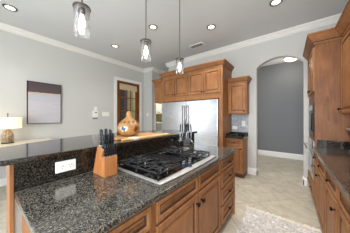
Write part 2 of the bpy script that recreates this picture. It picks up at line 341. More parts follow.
# back wall with the arch
AX0, AX1, ASP, ARS = -.62, .222, 2.50, .17
cx = (AX0 + AX1) / 2; hw = (AX1 - AX0) / 2; R = (hw * hw + ARS * ARS) / (2 * ARS); a0 = math.asin(hw / R)
arc = [(cx + R * math.sin(-a0 + 2 * a0 * i / 24), ASP + ARS - R + R * math.cos(-a0 + 2 * a0 * i / 24)) for i in range(25)]
T = .14
w = MB(); w.box(PX1, AX0, BY, BY + T, 0, CZ); w.box(AX1, RX + .1, BY, BY + T, 0, CZ)
for (xa, za), (xb, zb) in zip(arc[:-1], arc[1:]): w.prism([(xa, za), (xb, zb), (xb, CZ), (xa, CZ)], 'y', BY, BY + T)
struct(w, 'wall_back', M['wall'], origin=(0, 0, 0))
w = MB(); w.box(RX, RX + .12, -.35, BY, 0, CZ); w.box(RX, RX + .12, REAR, -2.35, 0, CZ); w.box(RX, RX + .12, -2.35, -.35, 0, .97); w.box(RX, RX + .12, -2.35, -.35, 2.53, CZ)
struct(w, 'wall_right', M['wall'], origin=(0, 0, 0))
# hall beyond the arch
struct(MB().box(-3.1, 2.1, 6.2, 6.3, 0, CZ), 'wall_hall', M['hallwall'], origin=(0, 0, 0))
struct(MB().box(2.0, 2.1, BY + T, 6.2, 0, CZ), 'wall_hall_right', M['wall'], origin=(0, 0, 0))
# right wall and rear wall, each with an unseen window added for light
m = MB(); a_, b_, c_, d_ = -2.35, -.35, .97, 2.53
for q in ((a_, b_, c_, c_ + .05), (a_, b_, d_ - .05, d_), (a_, a_ + .05, c_ + .05, d_ - .05), (b_ - .05, b_, c_ + .05, d_ - .05), ((a_ + b_) / 2 - .02, (a_ + b_) / 2 + .02, c_ + .05, d_ - .05)): m.box(RX - .03, RX + .02, *q)
struct(m, 'window_3', M['trim'])  # frame of the unseen right-wall window added for light
w = MB(); zs = (.5, 2.6); spans = [(-1.2, .75)]
w.box(LX - .14, RX + .12, REAR - .12, REAR, 0, zs[0]); w.box(LX - .14, RX + .12, REAR - .12, REAR, zs[1], CZ)
xs = [LX - .14, -1.2, .75, RX + .12]
for i in (0, 2): w.box(xs[i], xs[i + 1], REAR - .12, REAR, *zs)
struct(w, 'wall_rear', M['wall'], origin=(0, 0, 0))
for i, (a, b) in enumerate(spans):
    m = MB(); m.box(a, b, REAR - .09, REAR - .02, zs[0], zs[0] + .05); m.box(a, b, REAR - .09, REAR - .02, zs[1] - .05, zs[1])
    k = 3
    for j in range(k + 1): x = a + (b - a - .05) * j / k; m.box(x, x + .05, REAR - .09, REAR - .02, zs[0] + .05, zs[1] - .05)
    struct(m, 'window_%d' % (i + 1), M['trim'])  # frame of the added rear window, out of view
# crown moulding profile (out from wall, down from ceiling)
CP = [(0, 0), (.085, 0), (.085, -.018), (.07, -.03), (.045, -.052), (.03, -.082), (.012, -.09), (.012, -.108), (0, -.108)]
n = [0]
def crown_y(x, sgn, y0, y1):
    n[0] += 1; struct(MB().prism([(x + sgn * a, CZ + b) for a, b in CP], 'y', y0, y1), 'trim_%d' % n[0], M['crown'])
def crown_x(y, x0, x1):
    n[0] += 1; struct(MB().prism([(y - a, CZ + b) for a, b in CP], 'x', x0, x1), 'trim_%d' % n[0], M['crown'])
crown_y(LX, 1, REAR, 3.90); crown_x(3.90, LX, PX0 + .0); crown_y(PX0, 1, 3.90, 5.3)
crown_x(BY, PX1 - .085, RX); crown_y(RX, -1, REAR, BY)
BP = [(0, 0), (.016, 0), (.016, .115), (.010, .135), (.004, .15), (0, .15)]
def base_x(nm, y, x0, x1, s=-1, h=1.0):
    struct(MB().prism([(y + s * a, b * h) for a, b in BP], 'x', x0, x1), nm, M['trim'])
def base_y(nm, x, y0, y1, s=1):
    struct(MB().prism([(x + s * a, b) for a, b in BP], 'y', y0, y1), nm, M['trim'])
base_y('baseboard_left', LX, REAR + .001, DY0 - .10); base_x('baseboard_hall', 6.2, -3.0, 2.0, h=1.15)
base_x('baseboard_back', BY, -.812, AX0 + .016); base_y('baseboard_arch_left', AX0, BY - .016, BY + T)
base_x('baseboard_back_right', BY, AX1 - .016, .27); base_y('baseboard_arch_right', AX1, BY - .016, BY + T, -1)
# left door: casing (structure), door leaf with panes and woven blind
m = MB(); cw = .10
m.box(LX, LX + .02, DY0 - cw, DY0, 0, DZ + cw); m.box(LX, LX + .02, DY1, DY1 + cw, 0, DZ + cw); m.box(LX, LX + .02, DY0, DY1, DZ, DZ + cw)
struct(m, 'trim_10', M['trim'], bevel=.004)
m = MB(); m.box(LX - .14, LX + .012, DY0, DY0 + .035, 0, DZ); m.box(LX - .14, LX + .012, DY1 - .035, DY1, 0, DZ); m.box(LX - .14, LX + .012, DY0 + .035, DY1 - .035, DZ - .035, DZ)
struct(m, 'trim_11', M['doorwood'])
ly0, ly1, lz1 = DY0 + .038, DY1 - .038, DZ - .038
m = MB(); X0, X1 = LX - .07, LX - .025; st = .105
m.box(X0, X1, ly0, ly0 + st, .01, lz1); m.box(X0, X1, ly1 - st, ly1, .01, lz1); m.box(X0, X1, ly0 + st, ly1 - st, .01, .27); m.box(X0, X1, ly0 + st, ly1 - st, lz1 - st, lz1)
gy0, gy1, gz0, gz1 = ly0 + st, ly1 - st, .27, lz1 - st
for i in (1, 2): y = gy0 + (gy1 - gy0) * i / 3; m.box(X0 + .008, X1 - .004, y - .013, y + .013, gz0, gz1)
for z in (2.03, 1.58, 1.13, .68): m.box(X0 + .008, X1 - .004, gy0, gy1, z - .013, z + .013)
d = struct(m, 'door_1', M['doorwood'], bevel=.004)
MB().box(LX - .05, LX - .046, gy0, gy1, gz0, gz1).build('pane', M['pane'], d)
k_ = MB().lathe([(.022, 0), (.022, .01), (.01, .014), (.01, .035), (.026, .045), (.028, .06), (.016, .07)], (LX - .025, ly0 + .05, 1.0), 16, (1, 0, 0)); k_.build('door_knob', M['brass'], d, smooth=True)
for z in (1.05, 1.75, 2.36): MB().lathe([(.008, -.05), (.011, -.04), (.011, .04), (.008, .05)], (LX + .018, DY1 - .035, z), 10).build('hinge', M['brass'], d, smooth=True)
# woven roman shade hanging on the door
t = thing('roman_shade', (LX - .01, (gy0 + gy1) / 2, lz1 - .4), 'tan woven bamboo roman shade covering the top of the wooden glazed door', 'blind')
m = MB(); prof = []
m.box(LX - .024, LX - .010, gy0 - .03, gy1 + .04, lz1 - .21, lz1 - .04)
for j in range(4): m.prism([(LX - .024, lz1 - .21 + j * .04 - .035), (LX + .008 - j * .004, lz1 - .21 + j * .04 - .028), (LX - .002, lz1 - .21 + j * .04 + .02), (LX - .024, lz1 - .21 + j * .04 + .025)], 'y', gy0 - .028, gy1 + .038)
m.build('woven_panel', M['woven'], t)
MB().box(LX - .024, LX + .008, gy0 - .035, gy1 + .045, lz1 - .045, lz1 - .005).build('head_rail', M['doorwood'], t, bevel=.003)
# porch seen through the door
struct(MB().box(-7.3, -7.2, 1.0, 7.0, 0, 3.1), 'wall_porch', M['tan'], origin=(0, 0, 0))
o = MB().box(-6.9, -6.55, 4.22, 4.60, 0, 2.9).build('porch_column', M['dark']); tag(o, 'dark square porch column seen through the left panes of the wooden door', 'column')
o = MB().box(-7.18, -7.10, 5.55, 5.90, 0, 2.9).build('shutter', M['bluestucco'], bevel=.01); tag(o, 'blue grey shutter on the tan wall seen through the right panes of the wooden door', 'shutter')
# laundry doorway casing + laundry
m = MB(); m.box(PX0, PX0 + .018, 4.025, 4.09, 0, 2.18); m.box(PX0, PX0 + .018, 4.86, 4.95, 0, 2.18); m.box(PX0, PX0 + .018, 4.09, 4.86, 2.1, 2.18)
struct(m, 'trim_12', M['trim'])

# ================================================================== cabinet kit
FA = {'+x': Matrix.Rotation(PI / 2, 4, 'Z'), '-x': Matrix.Rotation(-PI / 2, 4, 'Z'), '-y': Matrix.Identity(4)}
def panel_mb(w, h, x, mat='wood', raised=True, th=.02, fr=.055):
    """a cabinet front w x h, lower-left at local origin, face at local y = -th"""
    m = MB(); m.x = x
    fr = min(fr, h * .28, w * .28)
    prof = [(0, 0), (0, -th + .004), (.004, -th), (fr - .012, -th), (fr - .004, -th + .005), (fr, -th + .011), (fr + .008, -th + .011)]
    if raised: prof += [(fr + .032, -th + .002), (fr + .036, -th + .002)]
    if h < .12: prof = [(0, 0), (0, -th + .004), (.004, -th), (.018, -th), (.024, -th + .006), (.030, -th + .006), (.036, -th + .002)]
    loops = [[(i, y, i), (w - i, y, i), (w - i, y, h - i), (i, y, h - i)] for i, y in prof]
    m.loft(loops)
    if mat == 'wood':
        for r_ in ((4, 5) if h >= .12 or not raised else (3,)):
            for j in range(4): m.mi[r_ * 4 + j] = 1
    return m
def knob_mb(x, px, pz, y=-.02, s=1.0):
    m = MB(); m.x = x
    m.lathe([(.009 * s, 0), (.009 * s, .003), (.005 * s, .006), (.005 * s, .016 * s)], (px, y, pz), 10, (0, -1, 0))
    m.lathe([(.006 * s, .014 * s), (.013 * s, .018 * s), (.016 * s, .024 * s), (.012 * s, .030 * s), (.004 * s, .032 * s)], (px, y, pz), 12, (0, -1, 0), sx=1.35)
    return m
def front(root, kind, face, o, w, h, knob=None, mat='wood', ks=1.0):
    """o: world point of the lower-left corner as seen from in front"""
    x = Matrix.Translation(o) @ FA[face]
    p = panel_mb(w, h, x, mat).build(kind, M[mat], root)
    if knob is not None: knob_mb(x, knob[0], knob[1], s=ks).build('knob', M['bronze'], p, smooth=True)
    return p
def cab(name, label, cat, loc, group=None): return thing(name, loc, label, cat, group)

# ================================================================== island
IY0, IY1 = .13, 2.21; FX = -.635     # face of cabinet boxes; fronts add 20 mm
SP = -1.285                          # face of granite splash
def isl_unit(label, y0, y1, cols, kind='door'):
    r = cab('base_cabinet', label, 'cabinet', ((SP + FX) / 2, (y0 + y1) / 2, 0), 'base cabinets under the island counter')
    MB().box(SP + .002, FX, y0 + .001, y1 - .001, .10, .880).build('body', M['wood'], r)
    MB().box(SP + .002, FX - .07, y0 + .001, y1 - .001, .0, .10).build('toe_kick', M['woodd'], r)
    g = .022; cwid = (y1 - y0 - g) / cols
    for c in range(cols):
        ya = y0 + g + c * cwid + (0 if cols == 1 else 0); w_ = cwid - g
        if kind == 'drawers':
            for z0, z1 in ((.735, .862), (.545, .715), (.345, .525), (.115, .325)): front(r, 'drawer', '+x', (FX, ya, z0), w_, z1 - z0, (w_ / 2, (z1 - z0) / 2))
        else:
            front(r, 'drawer', '+x', (FX, ya, .735), w_, .127, None if cols == 2 else (w_ / 2, .063))
            kx = w_ - .03 if (c == 0) else .03
            front(r, 'door', '+x', (FX, ya, .115), w_, .60, (kx, .60 - .075), ks=1.15)
    return r
isl_unit('maple island cabinet at the near end, left of the double doors under the cooktop', IY0 + .03, .612, 1)
isl_unit('maple island cabinet with double doors directly under the gas cooktop', .612, 1.668, 2)
isl_unit('maple island cabinet with a stack of four drawers at the far end by the walkway', 1.668, IY1 - .035, 1, 'drawers')
# end panel
o = MB().box(SP + .002, FX + .018, IY1 - .034, IY1 - .014, 0, .880).build('end_panel', M['wood']); tag(o, 'maple end panel closing the far end of the island', 'panel')
# island counter
m = MB(); m.box(SP, -.600, IY0, IY1, .882, .915)
o = m.build('island_countertop', M['granite'], bevel=.007, origin=(0, 0, 0)); tag(o, 'polished speckled dark granite island countertop carrying the cooktop and knife block', 'countertop')
# knee wall, splash, bar top
struct(MB().box(SP - .16, SP - .022, IY0 + .0, IY1 + .01, 0, 1.086), 'wall_bar', M['wall'], origin=(0, 0, 0))
o = MB().box(SP - .16, SP - .002, IY0 - .02, IY0 - .002, 0, 1.084).build('end_panel', M['wood'], bevel=.002); tag(o, 'narrow maple strip closing the near end of the raised bar wall', 'panel')
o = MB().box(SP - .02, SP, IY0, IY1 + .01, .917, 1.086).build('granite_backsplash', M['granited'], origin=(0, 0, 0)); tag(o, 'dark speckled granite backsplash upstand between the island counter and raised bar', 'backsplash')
m = MB(); ya, yb = .02, 2.26; N = 24
xb = lambda y: -1.77 - .37 * (1 - ((y - 1.15) / 1.12) ** 2)
poly = [(-1.250, ya)] + [(-1.250, yb)] + [(xb(yb - (yb - ya) * i / N), yb - (yb - ya) * i / N) for i in range(N + 1)]
m.prism(poly, 'z', 1.088, 1.120)
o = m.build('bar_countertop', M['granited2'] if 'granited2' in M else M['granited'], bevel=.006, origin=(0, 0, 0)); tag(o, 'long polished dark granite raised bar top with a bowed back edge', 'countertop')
# outlet in the splash
t = thing('power_outlet', (SP, .383, .972), 'white horizontal double power outlet in the dark island backsplash', 'outlet')
MB().box(SP + .0005, SP + .008, .322, .446, .970, 1.048).build('cover_plate', M['white'], t, bevel=.003)
for y in (.360, .408):
    f = MB().box(SP + .008, SP + .012, y - .017, y + .017, .992, 1.026).build('socket', M['white'], t, bevel=.002)
    s_ = MB()
    for dy, dz in ((-.007, .006), (.007, .006)): s_.box(SP + .0121, SP + .0128, y + dy - .0015, y + dy + .0015, 1.009 + dz - .005, 1.009 + dz + .005)
    s_.lathe([(.003, 0), (.003, .0007)], (SP + .0121, y, 1.000), 8, (1, 0, 0)); s_.build('slots', M['dark'], f)

# ---------------- cooktop
CT = .916; CY0, CY1, CXB, CXF = .712, 1.615, -1.235, -.662; CM = (CY0 + CY1) / 2
t = thing('gas_cooktop', (-.95, CM, CT), 'stainless steel gas cooktop with black cast iron grates set in the island', 'cooktop')
bow = [(CXF + .018 * (1 - ((CY1 - (CY1 - CY0) * i / 20 - CM) / (CM - CY0)) ** 2), CY1 - (CY1 - CY0) * i / 20) for i in range(21)]
m = MB(); m.prism([(CXB, CY0), (CXB, CY1)] + bow, 'z', CT, CT + .010); m.build('steel_tray', M['steels'], t, bevel=.004)
m = MB(); m.box(CXB + .03, CXF - .045, CY0 + .03, CY1 - .03, CT + .0101, CT + .013); m.build('black_surface', M['blackglass'], t)
vz = CT + .013
# centre downdraft grille
v = MB(); gx0, gx1, gya, gyb = CXB + .045, CXF - .16, CM - .075, CM + .075
v.box(gx0, gx1, gya, gya + .008, vz, vz + .02); v.box(gx0, gx1, gyb - .008, gyb, vz, vz + .02); v.box(gx0, gx0 + .008, gya, gyb, vz, vz + .02); v.box(gx1 - .008, gx1, gya, gyb, vz, vz + .02)
q = 26
for i in range(1, q): x = gx0 + (gx1 - gx0) * i / q; v.box(x - .0025, x + .0025, gya, gyb, vz + .012, vz + .019)
for i in range(1, 9): y = gya + (gyb - gya) * i / 9; v.box(gx0, gx1, y - .002, y + .002, vz + .010, vz + .017)
v.build('vent_grille', M['iron'], t)
# burners and grates
for yc in (CY0 + .175, CY1 - .175):
    for xc in (CXB + .145, CXF - .165):
        b = MB().lathe([(.046, 0), (.048, .003), (.044, .006), (.034, .008), (.032, .016), (.030, .020)], (xc, yc, vz), 24).build('burner', M['blackplastic'], t, smooth=True)
        MB().lathe([(.034, .0201), (.038, .024), (.036, .030), (.020, .033)], (xc, yc, vz), 20).build('burner_cap', M['iron'], b, smooth=True)
        ig = MB().lathe([(.004, 0), (.004, .02), (.002, .024)], (xc + .05, yc + .03, vz), 8); ig.build('igniter', M['white'], b)
    g = MB(); x0, x1, y0, y1 = CXB + .04, CXF - .055, yc - .138, yc + .138; z0, z1 = vz + .030, vz + .042; xm = (x0 + x1) / 2
    bw = .006
    g.box(x0, x1, y0, y0 + 2 * bw, z0, z1); g.box(x0, x1, y1 - 2 * bw, y1, z0, z1); g.box(x0, x0 + 2 * bw, y0, y1, z0, z1); g.box(x1 - 2 * bw, x1, y0, y1, z0, z1); g.box(xm - bw, xm + bw, y0, y1, z0, z1)
    for xc in (CXB + .145, CXF - .165):
        for dx, dy in ((1, 0), (-1, 0), (0, 1), (0, -1)):
            L_ = (x1 - x0) / 4 - .03 if dx else (y1 - y0) / 2 - .028
            if dx: a, b2 = sorted((xc + dx * .026, xc + dx * (.026 + L_))); a = max(a, x0); b2 = min(b2, x1); g.box(a, b2, yc - bw, yc + bw, z0 + .004, z1 + .008)
            else: a, b2 = sorted((yc + dy * .026, yc + dy * (.026 + L_))); g.box(xc - bw, xc + bw, a, b2, z0 + .004, z1 + .008)
    for xc in (CXB + .145, CXF - .165):
        for a in range(4):
            c, s2 = math.cos(PI / 4 + a * PI / 2), math.sin(PI / 4 + a * PI / 2)
            g.tube([(xc + c * .035, yc + s2 * .035, z1 + .003), (xc + c * .10, yc + s2 * .10, z1 + .001), (xc + c * .13, yc + s2 * .13, z1 - .004)], .005, 6)
        g.tube([(xc + .088 * math.cos(2 * PI * i / 20), yc + .088 * math.sin(2 * PI * i / 20), z1 + .002) for i in range(20)], .0045, 6, True)
    for fx in (x0, x1 - 2 * bw, xm - bw):
        for fy in (y0, y1 - 2 * bw): g.box(fx, fx + 2 * bw, fy, fy + 2 * bw, vz, z0)
    g.build('grate', M['iron'], t, bevel=.002, seg=1)
for i, (kx, ky) in enumerate(((-.735, CM - .082), (-.765, CM - .030), (-.735, CM + .022), (-.765, CM + .074), (-.705, CM - .03))):
    k = MB().lathe([(.024, 0), (.024, .004), (.020, .007), (.019, .022), (.015, .026)], (kx, ky, vz if kx < -.72 else CT + .0101), 20).build('control_knob', M['bluegrey'], t, smooth=True)
    MB().box(kx - .003, kx + .003, ky - .018, ky + .018, vz + .025, vz + .031).build('grip', M['steels'], k)

# ---------------- knife block
t = thing('knife_block', (-1.16, .60, .9155), 'angled wooden knife block holding black handled knives beside the cooktop', 'knife block')
KY0, KY1 = .557, .662
m = MB(); m.prism([(-1.252, .9155), (-1.176, .9155), (-1.101, 1.100), (-1.175, 1.140)], 'y', KY0, KY1); m.build('rear_block', M['block'], t, bevel=.003)
m = MB(); m.prism([(-1.173, .9155), (-1.072, .9155), (-1.072, 1.058), (-1.114, 1.066)], 'y', KY0 + .001, KY1 - .001); m.build('front_block', M['block'], t, bevel=.003)
# knives are held by the block: things of their own
def knife(loc, length, r, tilt, label, group, blade=.03, steel_end=True):
    """handle rises from loc, leaning along +x by tilt"""
    k = thing('knife', loc, label, 'knife', group)
    d = Vector((math.sin(tilt), 0, math.cos(tilt))); P = Vector(loc)
    s = Vector((math.cos(tilt), 0, -math.sin(tilt)))
    h = MB(); loops = []
    for u, a, off in ((0, .8, 0), (.08, 1.0, 0), (.3, .82, .15), (.55, .95, .1), (.8, 1.15, -.1), (.95, 1.05, -.35), (1, .6, -.5)):
        c = P + d * (u * length + .004) + s * off * r * .6
        loops.append([tuple(c + s * a * r * 1.25 * math.cos(2 * PI * q / 10) + Vector((0, 1, 0)) * a * r * .62 * math.sin(2 * PI * q / 10)) for q in range(10)])
    h.loft(loops).build('handle', M['blackplastic'], k, smooth=True)
    b = MB(); b.x = Matrix.Translation(P) @ Matrix.Rotation(tilt, 4, 'Y'); b.box(-r * 1.1, r * 1.1, -r * .5, r * .5, -.006, .008); b.build('bolster', M['steels'], k, bevel=.001)
    for z in (.3, .6):
        b = MB(); c = P + d * z * length; b.lathe([(.0022, -r * .7), (.0022, r * .7)], tuple(c + s * .05 * r), 8, (0, 1, 0)); b.build('rivet', M['steels'], k)
    return k
big = [((-1.160, .576, 1.136), .125, .0150, .06, 'large chef knife with thick black handle at the rear left of the block'),
       ((-1.160, .612, 1.136), .128, .0140, .06, 'carving knife with black handle second in the rear row of the block'),
       ((-1.160, .648, 1.136), .120, .0140, .08, 'black handled knife at the far end of the rear row of the block'),
       ((-1.122, .574, 1.115), .105, .0125, .14, 'black handled utility knife in the middle row at the near side of the block'),
       ((-1.122, .608, 1.115), .108, .0125, .14, 'black handled bread knife in the centre of the middle row of the block'),
       ((-1.122, .645, 1.115), .112, .0135, .16, 'black handled knife at the far side of the middle row of the block')]
for a in big: knife(*a, 'kitchen knives in the upper part of the block')
pos = ('nearest the outlet', 'second from the outlet side', 'third from the outlet side', 'third from the cooktop side', 'second from the cooktop side', 'nearest the cooktop')
for i in range(6):
    knife((-1.090, KY0 + .012 + i * .0172, 1.062), .088, .0095, .06, 'slim black steak knife in the low front row, ' + pos[i], 'steak knives in the front of the block')

# ---------------- utensil stand
UX, UY = -1.175, 1.775
t = thing('utensil_stand', (UX, UY, .9155), 'chrome carousel stand hung with cooking utensils behind the cooktop', 'stand')
MB().lathe([(.055, 0), (.057, .004), (.050, .010), (.018, .014), (.008, .022)], (UX, UY, .9155), 28).build('base', M['steels'], t, smooth=True)
MB().lathe([(.006, .02), (.006, .375), (.009, .38), (.010, .39), (.004, .397)], (UX, UY, .9155), 12).build('pole', M['chrome'], t, smooth=True)
ht = .9155 + .355
m = MB(); m.tube([(UX + .048 * math.cos(2 * PI * i / 24), UY + .048 * math.sin(2 * PI * i / 24), ht) for i in range(24)], .003, 8, True)
for a in range(6):
    c, s = math.cos(a * PI / 3 + .3), math.sin(a * PI / 3 + .3)
    m.tube([(UX, UY, ht + .004), (UX + .025 * c, UY + .025 * s, ht), (UX + .052 * c, UY + .052 * s, ht), (UX + .062 * c, UY + .062 * s, ht - .008), (UX + .066 * c, UY + .066 * s, ht + .006)], .0028, 8)
m.build('hook_ring', M['chrome'], t, smooth=True)
def utensil(kind, ang, label):
    c, s = math.cos(ang), math.sin(ang); P = Vector((UX + .0665 * c, UY + .0665 * s, ht)); out = Vector((c, s, 0)); side = Vector((-s, c, 0))
    r = thing(kind, tuple(P), label, 'utensil', 'cooking utensils hanging from the chrome stand')
    m = MB(); pts = [tuple(P + Vector((0, 0, -z)) + out * (.006 + .010 * math.sin(z * 12))) for z in (.004, .03, .06, .09, .12)]
    m.tube(pts, [.005, .0085, .009, .008, .006], 10); m.build('handle', M['blackplastic'], r, smooth=True)
    P2 = Vector(pts[-1]); m = MB(); m.tube([tuple(P2), tuple(P2 + Vector((0, 0, -.09)))], .0032, 8); m.build('shaft', M['chrome'], r, smooth=True)
    q = P2 + Vector((0, 0, -.088)); m = MB()
    X = Matrix((( side.x, out.x, 0, q.x), (side.y, out.y, 0, q.y), (0, 0, 1, q.z), (0, 0, 0, 1))); m.x = X
    if kind == 'slotted_turner':
        w_, h_ = .036, .075
        for a in (-1, 1): m.box(a * w_ - .006, a * w_ + .006, -.0015, .0015, -h_, -.016)
        m.prism([(-.010, 0), (.010, 0), (w_ + .006, -.020), (-w_ - .006, -.020)], 'y', -.0015, .0015); m.box(-w_ - .006, w_ + .006, -.0015, .0015, -h_ - .012, -h_)
        for i in (-1, 0, 1): m.box(i * .018 - .005, i * .018 + .005, -.0015, .0015, -h_, -.018)
        m.build('blade', M['chrome'], r)
    elif kind in ('ladle', 'serving_spoon'):
        R_ = .034 if kind == 'ladle' else .028; dp = .024 if kind == 'ladle' else .010
        pr = [(R_ * math.sin(a), -dp * math.cos(a)) for a in [i * PI / 16 for i in range(9)]]
        pr[0] = (.001, -dp)
        full = pr + [(x - .0015 if x > .002 else .0005, y + .0018) for x, y in reversed(pr)]
        m.lathe(full, (0, .004, -R_ + .004), 20, (0, 1, 0) if kind == 'serving_spoon' else (0, .8, .6), cap0=False, cap1=False, sy=1.15); m.build('bowl', M['chrome'], r, smooth=True)
    else:
        for k in range(3): m.box((k - 1) * .012 - .003, (k - 1) * .012 + .003, -.0015, .0015, -.075, -.016)
        m.box(-.015, .015, -.0015, .0015, -.020, .002); m.build('tines', M['chrome'], r)
utensil('slotted_turner', -.75, 'slotted steel turner with square head hanging toward the cooktop from the stand')
utensil('ladle', .45, 'round steel ladle hanging on the right side of the utensil stand')
utensil('serving_spoon', -2.0, 'steel serving spoon hanging on the left side of the utensil stand')
utensil('meat_fork', 1.6, 'steel meat fork hanging at the far side of the utensil stand')
utensil('serving_spoon', 2.7, 'steel serving spoon hanging at the back of the stand, against the dark backsplash')

# ---------------- cutting boards and gourd on the bar
BZ = 1.1205
m = MB(); m.prism([(-1.40, .86), (-1.40, 1.50), (-1.64, 1.50), (-1.64, .86)], 'z', BZ, BZ + .018); o = m.build('cutting_board', M['boardd'], bevel=.005); tag(o, 'wide honey brown cutting board under the painted gourd on the bar', 'cutting board')
t = thing('serving_board', (-1.335, 1.2, BZ), 'long narrow pale wooden serving board at the front of the raised bar', 'cutting board')
m = MB(); m.box(-1.392, -1.300, .965, 1.60, BZ, BZ + .016); m.build('board', M['board'], t, bevel=.004)
m = MB(); m.prism([(-1.372, .966), (-1.320, .966), (-1.330, .88), (-1.362, .88)], 'z', BZ + .001, BZ + .015); m.build('handle', M['board'], t, bevel=.003)
m = MB(); m.box(-1.395, -1.297, .985, 1.055, BZ + .0161, BZ + .019); m.box(-1.2985, -1.2965, .985, 1.055, BZ + .002, BZ + .018); m.build('label_band', M['white'], t)
GX, GY, GZ = -1.515, 1.085, BZ + .0185
t = thing('painted_gourd', (GX, GY, GZ), 'round golden brown painted gourd with a tall neck on the cutting board', 'gourd')
prof = [(.05, 0), (.085, .008), (.118, .035), (.131, .075), (.130, .110), (.112, .150), (.080, .182), (.048, .205), (.032, .222), (.028, .245), (.030, .262), (.024, .272), (.022, .285), (.012, .290)]
g = MB().lathe(prof, (GX, GY, GZ), 40).build('body', M['gourd'], t, smooth=True)
def rad(z):
    for (r0, z0), (r1, z1) in zip(prof[:-1], prof[1:]):
        if z0 <= z <= z1: return r0 + (r1 - r0) * (z - z0) / (z1 - z0)
    return .02
def patch(name, a0_, z0_, fn, mat, par, e=.0015, N=24):
    """shape wrapped on the gourd: fn(theta)->(d_angle, d_z)"""
    m = MB(); c = []; 
    def pt(a, z, k): r = rad(z) + k; return (GX + r * math.cos(a), GY + r * math.sin(a), GZ + z)
    outer = [fn(2 * PI * i / N) for i in range(N)]
    rings_ = [[pt(a0_ + da * s_, z0_ + dz * s_, e) for da, dz in outer] for s_ in (1, .7, .4, .08)]
    m.loft([[pt(a0_ + da, z0_ + dz, -.002) for da, dz in outer]] + rings_, cap0=False); return m.build(name, M[mat], par)
fa = math.atan2(-GY, -GX)
patch('bird_motif', fa - .42, .088, lambda q: (.30 * math.cos(q) * (1 + .15 * math.sin(3 * q)), .036 * math.sin(q) * (1 + .2 * math.cos(2 * q))), 'gourdcream', t)
patch('bird_motif', fa - .44, .088, lambda q: (.20 * math.cos(q) + .05 * math.sin(2 * q), .024 * math.sin(q) + .008 * math.cos(3 * q)), 'gourdblue', t, .003)
patch('leaf_motif', fa + .62, .085, lambda q: (.18 * math.cos(q) + .05 * math.sin(3 * q), .034 * math.sin(q)), 'gourdbrown', t)
for k in range(7): patch('petal_motif', fa - 1.5 + k * .5, .165, lambda q: (.12 * math.cos(q), .010 * math.sin(q)), 'gourdbrown', t)

# ================================================================== pendants
PD = [(-1.25, .477, 'glass pendant light nearest the camera above the raised bar'), (-1.25, 1.114, 'middle glass pendant light in the row above the raised bar'), (-1.25, 1.746, 'farthest glass pendant light, in front of the cabinets over the refrigerator')]
px, py, _ = PD[0]; PT = 2.215
t = thing('pendant_light', (px, py, PT - .24), PD[0][2], 'pendant light', 'clear glass pendants over the bar')
MB().lathe([(.062, 0), (.062, -.012), (.05, -.022), (.008, -.026)], (px, py, CZ - .001), 28).build('canopy', M['nickel'], t, smooth=True)
MB().lathe([(.0055, PT - CZ - .005), (.0055, -.024)], (px, py, CZ), 10).build('rod', M['nickel'], t, smooth=True)
MB().lathe([(.058, -.004), (.062, 0), (.060, .006), (.022, .010), (.020, .026), (.008, .032)], (px, py, PT - .032), 28).build('cap', M['nickel'], t, smooth=True)
sk = MB().lathe([(.020, 0), (.022, -.035), (.018, -.048)], (px, py, PT - .036), 18).build('socket', M['nickel'], t, smooth=True)
for a in range(3):
    pass
g0, g1 = PT - .033, PT - .235
gl = MB().lathe([(.0535, g0), (.0535, g1), (.0515, g1), (.0515, g0)], (px, py, 0), 32, cap0=False, cap1=False).build('glass_shade', M['glass'], t, smooth=True)
MB().lathe([(.011, -.050), (.014, -.07), (.022, -.100), (.023, -.122), (.017, -.142), (.004, -.152)], (px, py, PT - .036), 18).build('bulb', M['bulb'], t, smooth=True)
proto = t
for x, y, lb in PD[1:]: copy_tree(proto, (x, y, PT - .24), lb)
for x, y, lb in PD:
    l = D.lights.new('pendant_bulb_light', 'POINT'); l.energy = 4; l.color = (1, .93, .84); l.shadow_soft_size = .04
    lo = D.objects.new('pendant_bulb_light', l); lo.location = (x, y, PT - .30); COL.objects.link(lo)

# ================================================================== recessed cans, vent
CANS = [(-3.70, .325, 'recessed ceiling light at the far left, over the seating side near the left wall'),
        (-2.20, 2.148, 'recessed ceiling light just right of the middle pendant rod'),
        (-3.56, 2.132, 'small recessed ceiling light between the near pendants and the left wall'),
        (-1.265, 2.86, 'recessed ceiling light between the air vent and the aisle'),
        (-.175, 2.86, 'recessed ceiling light over the aisle in front of the archway')]
x, y, lb = CANS[0]
t = thing('recessed_light', (x, y, CZ - .012), lb, 'ceiling light', 'recessed lights in the kitchen ceiling')
MB().lathe([(.062, -.004), (.064, -.011), (.086, -.010), (.092, -.001), (.092, 0), (.060, 0)], (x, y, CZ - .0005), 32, cap0=False, cap1=False).build('trim_ring', M['brass2'] if 'brass2' in M else M['nickel'], t, smooth=True)
MB().lathe([(.060, -.0035), (.060, -.0005)], (x, y, CZ - .0005), 28).build('lens', M['can'], t)
proto = t
for x, y, lb in CANS[1:] + [(-.175, 1.35, 'recessed ceiling light over the aisle, above the right counter side, outside the frame'), (-.175, -.2, 'recessed ceiling light over the aisle directly above the viewpoint')]: copy_tree(proto, (x, y, CZ - .012), lb)  # last two recessed lights are unseen, added to brighten the aisle
for x, y, lb in CANS + [(-.175, 1.35, ''), (-.175, -.2, '')]:  # includes spots for both added aisle lights
    l = D.lights.new('can_spot', 'SPOT'); l.energy = 24 if x < -3 else 58; l.color = (1, .96, .91); l.spot_size = 2.0; l.spot_blend = .9; l.shadow_soft_size = .06
    lo = D.objects.new('can_spot', l); lo.location = (x, y, CZ - .03); COL.objects.link(lo)
t = thing('ceiling_vent', (-1.88, 3.38, CZ - .012), 'grey slatted air vent in the ceiling above the refrigerator', 'vent')
m = MB(); x0, x1, y0, y1 = -2.07, -1.70, 3.29, 3.46
